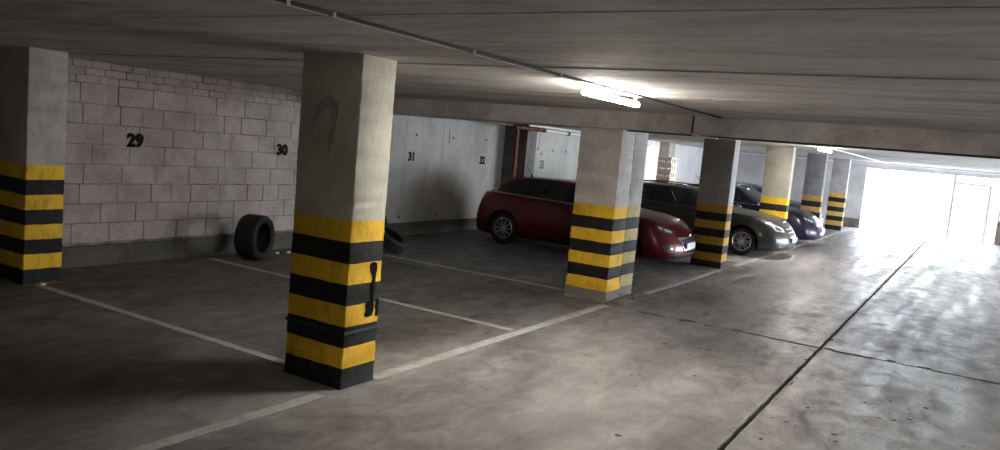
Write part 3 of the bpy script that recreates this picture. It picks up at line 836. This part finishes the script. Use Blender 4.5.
    for key in ['cabin']+[k for k in groups if k != 'cabin']:
        b2 = bmesh.new()
        for q in groups[key]:
            vv = [b2.verts.new(p) for p in q]
            try: b2.faces.new(vv)
            except ValueError: pass
        bmesh.ops.remove_doubles(b2, verts=b2.verts[:], dist=.0008)
        bmesh.ops.recalc_face_normals(b2, faces=b2.faces[:])
        # give it thickness inward
        nrm = sum((f.normal.dot(f.calc_center_median()-Vector((-.4, 0, 1.0)))*f.calc_area() for f in b2.faces))
        if nrm < 0: bmesh.ops.reverse_faces(b2, faces=b2.faces[:])
        if key == 'cabin': cabin = link('cabin_frame', b2, P['paint'], root, 40)
        elif key.startswith('pillar'): link('window_pillar', b2, M_trim, root, 40)
        else:
            nm = 'windshield' if key == 'windshield' else 'rear_window' if key == 'rear_window' else 'side_window'
            link(nm, b2, M_glass, root, 60)
    # chrome or black strip below the side glass
    for s in (1, -1):
        b2 = bmesh.new(); pts = []
        for p in RG[1]:
            if p[0] == 's': pts.append((p[2], s*(p[3]+.008), p[4]))
        tube(b2, pts, .014, 6)
        if P.get('chrome_top'):
            pts = [(p[2], s*(p[3]+.006), p[4]) for p in RG[-2] if p[0] == 's']; tube(b2, pts, .007, 6)
        if P.get('chrome_rear'):
            pts = [(RG[r][i_][2], s*(RG[r][i_][3]+.008), RG[r][i_][4]) for r in range(1, 4) for i_ in [nf+len(side)-1]]; tube(b2, pts, .009, 6)
        link('window_trim', b2, M_chrome if P['chrome_belt'] else M_trim, root, 50)
    if P.get('pillar_chrome'):
        for s in (1, -1):
            pts = []
            um = (cuts[0][1]+cuts[1][0])/2
            for r in range(1, len(vs_)-1):
                sd = [p for p in RG[r] if p[0] == 's']; p = min(sd, key=lambda p: abs(p[1]-um)); pts.append((p[2], s*(p[3]+.006), p[4]))
            b2 = bmesh.new(); tube(b2, pts[1:-2], .011, 6); link('pillar_trim', b2, M_chrome, root, 50)
    # seats and wheel inside
    M_seat = plain('seat_fabric', (.05, .05, .055), .9)
    for sy in (-.37, .37):
        for sx in (-.05, -.95):
            b2 = bmesh.new(); box(b2, sx-.14, sx+.02, sy-.24, sy+.24, .75, 1.16, 0, .05); box(b2, sx-.10, sx-.01, sy-.12, sy+.12, 1.15, 1.30, 0, .035)
            link('seat', b2, M_seat, root, 50)
    # ---------------- raycast patches on the body
    def patch(name, corners, d, mat, nx=8, ny=4, off=.006, parent=root, smooth=40):
        d = Vector(d).normalized(); c = [Vector(k) for k in corners]; b2 = bmesh.new(); g = []
        for i in range(nx+1):
            row = []
            for k in range(ny+1):
                u, v = i/nx, k/ny
                p = c[0]*(1-u)*(1-v)+c[1]*u*(1-v)+c[2]*u*v+c[3]*(1-u)*v
                h = tree_.ray_cast(p-d*2.5, d)
                q = h[0]-d*off if h[0] is not None else p
                row.append(b2.verts.new(q))
            g.append(row)
        for i in range(nx):
            for k in range(ny): b2.faces.new((g[i][k], g[i+1][k], g[i+1][k+1], g[i][k+1]))
        r = bmesh.ops.extrude_edge_only(b2, edges=[e for e in b2.edges if e.is_boundary])
        for v in r['geom']:
            if isinstance(v, bmesh.types.BMVert): v.co += d*(off+.02)
        bmesh.ops.recalc_face_normals(b2, faces=b2.faces[:])
        cen = sum((f.normal.dot(-d)*f.calc_area() for f in b2.faces))
        if cen < 0: bmesh.ops.reverse_faces(b2, faces=b2.faces[:])
        return link(name, b2, mat, parent, smooth)
    for (nm, cs, d, mt, kw) in P['patches']:
        if kw.get('mirror', True):
            for s in (1, -1):
                patch(nm, [(x, y*s, z) for x, y, z in cs], (d[0], d[1]*s, d[2]), mt, kw.get('nx', 8), kw.get('ny', 4), kw.get('off', .006))
        else: patch(nm, cs, d, mt, kw.get('nx', 12), kw.get('ny', 5), kw.get('off', .006))
    # seams: doors
    def seam(pts2, s, name='door_seam'):
        pts = []
        for (x, z) in pts2:
            h = tree_.ray_cast(Vector((x, s*2, z)), Vector((0, -s, 0)))
            if h[0] is not None: pts.append(h[0]+Vector((0, s*.0005, 0)))
        b2 = bmesh.new(); tube(b2, pts, .005, 5); link(name, b2, M_trim, root)
    def dens(pl):
        out = []
        for (a, b_), (c, d) in zip(pl, pl[1:]):
            for i in range(6): out.append((a+(c-a)*i/6, b_+(d-b_)*i/6))
        return out+[pl[-1]]
    for s in (1, -1):
        for pl in P['doors']: seam(dens(pl), s)
        for (x, z) in P['handles']:
            h = tree_.ray_cast(Vector((x, s*2, z)), Vector((0, -s, 0)))
            if h[0] is not None:
                b2 = bmesh.new(); y = h[0].y; tube(b2, [(x-.10, y-.005*s, z), (x-.085, y+.03*s, z+.002), (x+.06, y+.032*s, z), (x+.085, y-.005*s, z)], .014, 8)
                link('door_handle', b2, P['handle_mat'], root, 50)
    # mirrors
    for s in (1, -1):
        b2 = bmesh.new(); mx, mz = P['mirror']
        bmesh.ops.create_uvsphere(b2, u_segments=16, v_segments=10, radius=1, matrix=Matrix.Translation((mx, s*(hw+.06), mz)) @ Matrix.Diagonal((.075, .12, .075, 1)))
        for v in b2.verts:
            if v.co.x < mx-.03: v.co.x = mx-.03
        tube(b2, [(mx, s*(hw-.13), mz-.04), (mx, s*(hw+.0), mz-.03)], .028, 8)
        link('side_mirror', b2, P['paint'], root, 50)
    # wheels
    for w in wx:
        for s in (1, -1):
            tw = link('wheel', tyre_bm(WR, .205, WR*.66, 48), M_rubber, root, 35); tw.location = (w, s*(hw-.115), WR)
            b2 = bmesh.new(); rr = WR*.665; y = s*.085
            lathe(b2, [(rr, -s*.09), (rr+.006, y), (rr-.012, y+s*.01), (rr-.02, y), (rr-.022, -s*.08)], 'Y', 48)
            ns = P['spokes']
            for k in range(ns):
                a = 2*PI*k/ns; ca, sa = math.cos(a), math.sin(a); da = P['sw']
                def pt(r_, o, yy): return (r_*ca-o*sa, yy, r_*sa+o*ca)
                offs = ((.0,),) if not P.get('twin') else ((-.022,), (.022,))
                for (o_,) in offs:
                    A = [pt(.03, -da+o_*.4, y-s*.01), pt(rr-.012, -da*.8+o_*1.6, y), pt(rr-.012, da*.8+o_*1.6, y), pt(.03, da+o_*.4, y-s*.01)]
                    Bk = [(p[0], p[1]-s*.025, p[2]) for p in A]
                    va = [b2.verts.new(p) for p in A]; vb = [b2.verts.new(p) for p in Bk]
                    b2.faces.new(va); b2.faces.new(vb[::-1])
                    for i in range(4): b2.faces.new((va[i], vb[i], vb[(i+1) % 4], va[(i+1) % 4]))
            lathe(b2, [(.001, y+s*.006), (.035, y+s*.004), (.045, y-s*.01), (.045, y-s*.03), (.001, y-s*.03)], 'Y', 20, closed=False)
            bmesh.ops.recalc_face_normals(b2, faces=b2.faces[:])
            link('rim', b2, M_alloy, tw, 35)
            b2 = bmesh.new(); lathe(b2, [(.001, y-s*.05), (.14, y-s*.05), (.14, y-s*.065), (.001, y-s*.065)], 'Y', 28, closed=False)
            lathe(b2, [(.001, -s*.07), (rr, -s*.07), (rr, -s*.085), (.001, -s*.085)], 'Y', 28, closed=False)
            link('brake_disc', b2, M_disc, tw, 35)
    # plate
    if P.get('plate'):
        px_, pz = P['plate']
        b2 = bmesh.new(); box(b2, px_, px_+.012, -.26, .26, pz-.057, pz+.057, 0, .003); pl_ = link('number_plate', b2, M_plate, root)
        link('plate_band', B(px_+.010, px_+.0145, -.262, -.222, pz-.055, pz+.055), M_blue, pl_)
    if P.get('emblem'):
        ex, ez, er, em = P['emblem']
        b2 = bmesh.new()
        lathe(b2, [(er, -.004), (er, .008), (er*.85, .010), (er*.8, .004), (er*.8, -.004)], 'X', 28)
        for v in b2.verts: v.co.z *= .55
        lathe(b2, [(.001, .002), (er*.8, .002), (er*.8, -.004), (.001, -.004)], 'X', 20, closed=False)
        for v in list(b2.verts)[28*5:]: v.co.z *= .55
        o = link('emblem', b2, em, root, 40); o.location = (ex, 0, ez)
    if P.get('antenna'):
        ax, az = P['antenna']
        b2 = bmesh.new(); tube(b2, [(ax, 0, az-.03), (ax-.02, 0, az+.02)], [.03, .018], 10); tube(b2, [(ax-.02, 0, az+.01), (ax-.17, 0, az+.20)], .007, 6)
        link('antenna', b2, M_trim, root, 50)
    if P.get('rails'):
        for s in (1, -1):
            b2 = bmesh.new(); x0_, x1_, zf = P['rails']
            tube(b2, [(x0_, s*.56, interp(roof, x0_)-.01), (x0_-.12, s*.565, interp(roof, x0_)+.035), ((x0_+x1_)/2, s*.57, interp(roof, (x0_+x1_)/2)+.04), (x1_+.12, s*.565, interp(roof, x1_)+.035), (x1_, s*.56, interp(roof, x1_)-.01)], .014, 8)
            link('roof_rail', b2, M_trim, root, 50)
    for s in (1, -1):
        pts = []
        xc = G['xf'][0]
        for q in range(13):
            u = q/12; x = xc-.1+(L/2-.34-xc)*u; y = s*(.80-.16*u*u-(.25*max(0, u-.8)/.2 if u > .8 else 0))
            h = tree_.ray_cast(Vector((x, y, 2.5)), Vector((0, 0, -1)))
            if h[0] is not None: pts.append(h[0])
        b2 = bmesh.new(); tube(b2, pts, .005, 5); link('hood_seam', b2, M_trim, root)
    # wipers
    for y0 in (.05, -.55):
        b2 = bmesh.new(); xw = G['xf'][0]-.02; tube(b2, [(xw-.04, y0, interp(belt, xw)+.055), (xw-.12, y0+.5, interp(belt, xw)+.06)], .008, 5)
        link('wiper', b2, M_trim, root)
    bmt.free()
    return root

P_red = paint('paint_red', (.11, .003, .005), .4, .3)
P_grey = paint('paint_grey', (.036, .036, .034), .5, .32)
P_purple = paint('paint_purple', (.02, .014, .042), .5, .28)
P_slate = paint('paint_slate', (.05, .065, .085), .5, .35)
HATCH_ROWS = [(0, .90, -.10, .06), (.05, .955, -.03, .02), (.15, .985, -.005, .0), (.3, 1.0, 0, 0), (.45, 1.0, -.015, .01), (.58, .995, -.04, .03),
              (.70, .985, -.085, .06), (.80, .975, -.13, .085), (.88, .965, -.175, .11), (.95, .945, -.22, .14), (1.0, .915, -.27, .17)]
def focus(paint_m):
    Lh = 4.36/2
    return dict(L=4.50, W=1.82, paint=paint_m, cf=.56, cr=.5, wr=.325, wheels=(1.27, -1.39), spokes=10, sw=.013,
        belt=[(-2.18, 1.03), (-1.6, 1.03), (-.6, .99), (.5, .96), (.9, .965), (1.35, .925), (1.75, .86), (2.05, .77), (2.25, .72)],
        rows=HATCH_ROWS, hood_crown=.06,
        roof=[(-2.05, 1.27), (-1.6, 1.36), (-1.0, 1.415), (-.4, 1.43), (.0, 1.41), (.4, 1.33), (.9, 1.1)],
        gh=dict(xf=(1.12, .10), xr=(-1.95, -1.60), hw=(.80, .58)),
        glazing=[(.06, .37), (.42, .74), (.79, .93)], chrome_belt=True, chrome_rear=True,
        patches=[
            ('headlight', [(2.0, .80, .70), (2.0, .44, .635), (2.0, .40, .70), (2.0, .86, .82)], (-1, -.55, -.12), M_lensd, dict(nx=10)),
            ('headlight_bulb', [(2.0, .70, .70), (2.0, .52, .665), (2.0, .52, .71), (2.0, .72, .76)], (-1, -.5, -.1), M_lens, dict(off=.012, nx=6)),
            ('headlight_bulb', [(2.0, .86, .755), (2.0, .78, .73), (2.0, .78, .77), (2.0, .86, .80)], (-1, -.6, -.1), M_lens, dict(off=.012, nx=4)),
            ('grille', [(2, .40, .58), (2, -.40, .58), (2, -.28, .38), (2, .28, .38)], (-1, 0, 0), M_trim, dict(mirror=False)),
            ('grille_trim', [(2, .43, .595), (2, -.43, .595), (2, -.42, .565), (2, .42, .565)], (-1, 0, 0), M_chrome, dict(mirror=False, off=.012)),
            ('grille_trim', [(2, .43, .59), (2, .41, .59), (2, .285, .37), (2, .305, .37)], (-1, 0, 0), M_chrome, dict(off=.012)),
            ('grille_trim', [(2, .30, .385), (2, -.30, .385), (2, -.30, .36), (2, .30, .36)], (-1, 0, 0), M_chrome, dict(mirror=False, off=.012)),
            ('lower_grille', [(2, .62, .30), (2, -.62, .30), (2, -.55, .21), (2, .55, .21)], (-1, 0, 0), M_trim, dict(mirror=False, off=.004)),
            ('fog_light', [(2, .76, .425), (2, .60, .42), (2, .60, .39), (2, .74, .39)], (-1, -.4, 0), M_lensd, dict(off=.008, nx=4)),
            ('fog_recess', [(2, .84, .46), (2, .52, .45), (2, .54, .34), (2, .80, .34)], (-1, -.4, 0), M_trim, dict(off=.004, nx=5)),
            ('tail_light', [(-2, .88, .98), (-2, .55, .97), (-2, .55, .84), (-2, .90, .82)], (1, -.7, 0), M_tail, dict()),
            ('rear_bumper_insert', [(-2, .6, .36), (-2, -.6, .36), (-2, -.6, .24), (-2, .6, .24)], (1, 0, 0), M_trim, dict(mirror=False)),
            ('side_skirt', [(1.0, .9, .24), (-1.0, .9, .24), (-1.0, .9, .20), (1.0, .9, .20)], (0, -1, 0), M_trim, dict(nx=14, ny=2)),
        ],
        doors=[[(.92, .30), (.95, .6), (.80, .92)], [(-.05, .26), (-.03, .93)], [(-.92, .55), (-.85, .75), (-1.0, 1.0)], [(.9, .27), (-.7, .27), (-.92, .5)]],
        handles=[(.10, .82), (-.80, .85)], handle_mat=paint_m, mirror=(.62, 1.0), plate=(2.25, .44), emblem=(2.225, .635, .06, M_chrome), antenna=(-1.30, 1.41))
def avensis(paint_m):
    return dict(L=4.76, W=1.82, paint=paint_m, cf=.60, cr=.45, wr=.325, wheels=(1.42, -1.28), spokes=7, sw=.014, twin=True,
        belt=[(-2.38, 1.04), (-1.6, 1.02), (-.6, .98), (.6, .95), (1.0, .955), (1.5, .92), (1.9, .86), (2.2, .79), (2.38, .74)],
        rows=[(0, .90, -.10, .06), (.05, .955, -.03, .02), (.15, .985, -.005, .0), (.3, 1.0, 0, 0), (.45, 1.0, -.01, .0), (.58, .995, -.03, .015),
              (.70, .985, -.07, .03), (.80, .975, -.11, .045), (.88, .965, -.155, .06), (.95, .945, -.21, .08), (1.0, .915, -.27, .10)], hood_crown=.07,
        roof=[(-2.3, 1.31), (-1.9, 1.38), (-1.0, 1.42), (-.3, 1.425), (.2, 1.39), (.6, 1.31), (1.1, 1.1)],
        gh=dict(xf=(1.30, .22), xr=(-2.30, -2.12), hw=(.80, .60)),
        glazing=[(.07, .32), (.355, .60), (.64, .92)], chrome_belt=False, rails=(-.1, -2.0, 1.5), pillar_chrome=M_chrome,
        patches=[
            ('headlight', [(2.1, .74, .64), (2.1, .40, .60), (2.1, .42, .70), (2.1, .90, .83)], (-1, -.6, -.1), M_lens, dict(nx=10)),
            ('headlight_inner', [(2.1, .72, .665), (2.1, .52, .635), (2.1, .54, .69), (2.1, .74, .75)], (-1, -.6, -.1), M_lensd, dict(off=.012, nx=6)),
            ('grille', [(2.2, .32, .68), (2.2, -.32, .68), (2.2, -.25, .52), (2.2, .25, .52)], (-1, 0, 0), M_trim, dict(mirror=False)),
            ('grille_bar', [(2.2, .30, .615), (2.2, -.30, .615), (2.2, -.29, .595), (2.2, .29, .595)], (-1, 0, 0), M_chrome, dict(mirror=False, off=.012, ny=2)),
            ('grille_bar', [(2.2, .33, .69), (2.2, -.33, .69), (2.2, -.33, .67), (2.2, .33, .67)], (-1, 0, 0), M_chrome, dict(mirror=False, off=.012, ny=2)),
            ('lower_grille', [(2.2, .45, .36), (2.2, -.45, .36), (2.2, -.5, .25), (2.2, .5, .25)], (-1, 0, 0), M_trim, dict(mirror=False)),
            ('fog_light', [(2.2, .76, .36), (2.2, .60, .35), (2.2, .60, .28), (2.2, .74, .28)], (-1, -.4, 0), M_lensd, dict(off=.008, nx=4)),
            ('bumper_lip', [(2.2, .80, .215), (2.2, -.80, .215), (2.2, -.80, .19), (2.2, .80, .19)], (-1, 0, 0), M_chrome, dict(mirror=False, off=.006, ny=2, nx=20)),
            ('tail_light', [(-2.2, .90, .99), (-2.2, .60, .98), (-2.2, .60, .80), (-2.2, .90, .80)], (1, -.7, 0), M_tail, dict()),
        ],
        doors=[[(1.02, .30), (1.05, .6), (.95, .90)], [(.02, .26), (.04, .92)], [(-.88, .55), (-.83, .75), (-1.0, .98)], [(1.0, .27), (-.65, .27), (-.88, .5)]],
        handles=[(.18, .80), (-.76, .83)], handle_mat=paint_m, mirror=(.78, .99), plate=(2.385, .44), emblem=(2.325, .64, .055, M_chrome))

make_car(focus(P_red), (14.33, 6.73, 0), 'dark red hatchback parked nose out behind the crumbling striped column')
make_car(avensis(P_grey), (18.66, 5.82, 0), 'dark grey estate car parked between the dark and the cream column')
make_car(focus(P_purple), (22.9, 5.75, 0), 'dark purple hatchback parked beyond the cream striped column')
make_car(focus(P_slate), (27.9, 6.6, 0), 'slate blue hatchback, farthest parked car, set back behind the blue grey column')

# ------------------------------------------------------------------ light
w = bpy.data.worlds.new('sky'); bpy.context.scene.world = w; w.use_nodes = True
nt = w.node_tree; bg = nt.nodes['Background']
bg.inputs['Color'].default_value = (.80, .88, 1.0, 1); bg.inputs['Strength'].default_value = 14
def portal(loc, rot, sx, sy):
    l = bpy.data.lights.new('portal', 'AREA'); l.shape = 'RECTANGLE'; l.size = sx; l.size_y = sy; l.cycles.is_portal = True
    o = bpy.data.objects.new('sky_portal', l); C.objects.link(o); o.location = loc; o.rotation_euler = rot
portal((XE+.35, (GA+GB)/2, GZ/2), (PI/2, 0, PI/2), GB-GA, GZ)
portal(((OX0+OX1)/2, YR-.22, OZ/2), (PI/2, 0, 0), OX1-OX0, OZ)
# the row of tube lamps over the other side of the aisle and behind the viewer
lamp(3.0, -2.6, 2.52, 1.2, 'tube lamp over the far side of the aisle beside the viewer', 28, weak=True)
lamp(-1.6, -.6, 2.52, 1.2, 'tube lamp behind the viewer', 9, (.95, 1.0, .82), weak=True)
lamp(25.5, 7.45, 2.52, 1.2, 'tube lamp above the bays behind the dark grey estate car', 40)

# ------------------------------------------------------------------ camera
cam = bpy.data.cameras.new('camera'); co = bpy.data.objects.new('camera', cam); C.objects.link(co)
# rows: world axes expressed in the camera frame (x right, y down, z forward)
R = ((.52612, -.04174, .84938), (-.84566, -.13113, .51737), (.08979, -.99049, -.10429))
M3 = Matrix(((R[0][0], -R[0][1], -R[0][2]), (R[1][0], -R[1][1], -R[1][2]), (R[2][0], -R[2][1], -R[2][2])))
M4 = M3.to_4x4(); M4.translation = Vector((0, 0, 2.03)); co.matrix_world = M4
cam.sensor_width = 36; cam.sensor_fit = 'HORIZONTAL'; cam.lens = 773.31/1000*36; cam.clip_start = .05; cam.clip_end = 300
sc = bpy.context.scene; sc.camera = co
sc.view_settings.view_transform = 'Standard'; sc.view_settings.look = 'None'; sc.view_settings.gamma = 1
sc.view_settings.use_curve_mapping = False; sc.view_settings.exposure = 0.7
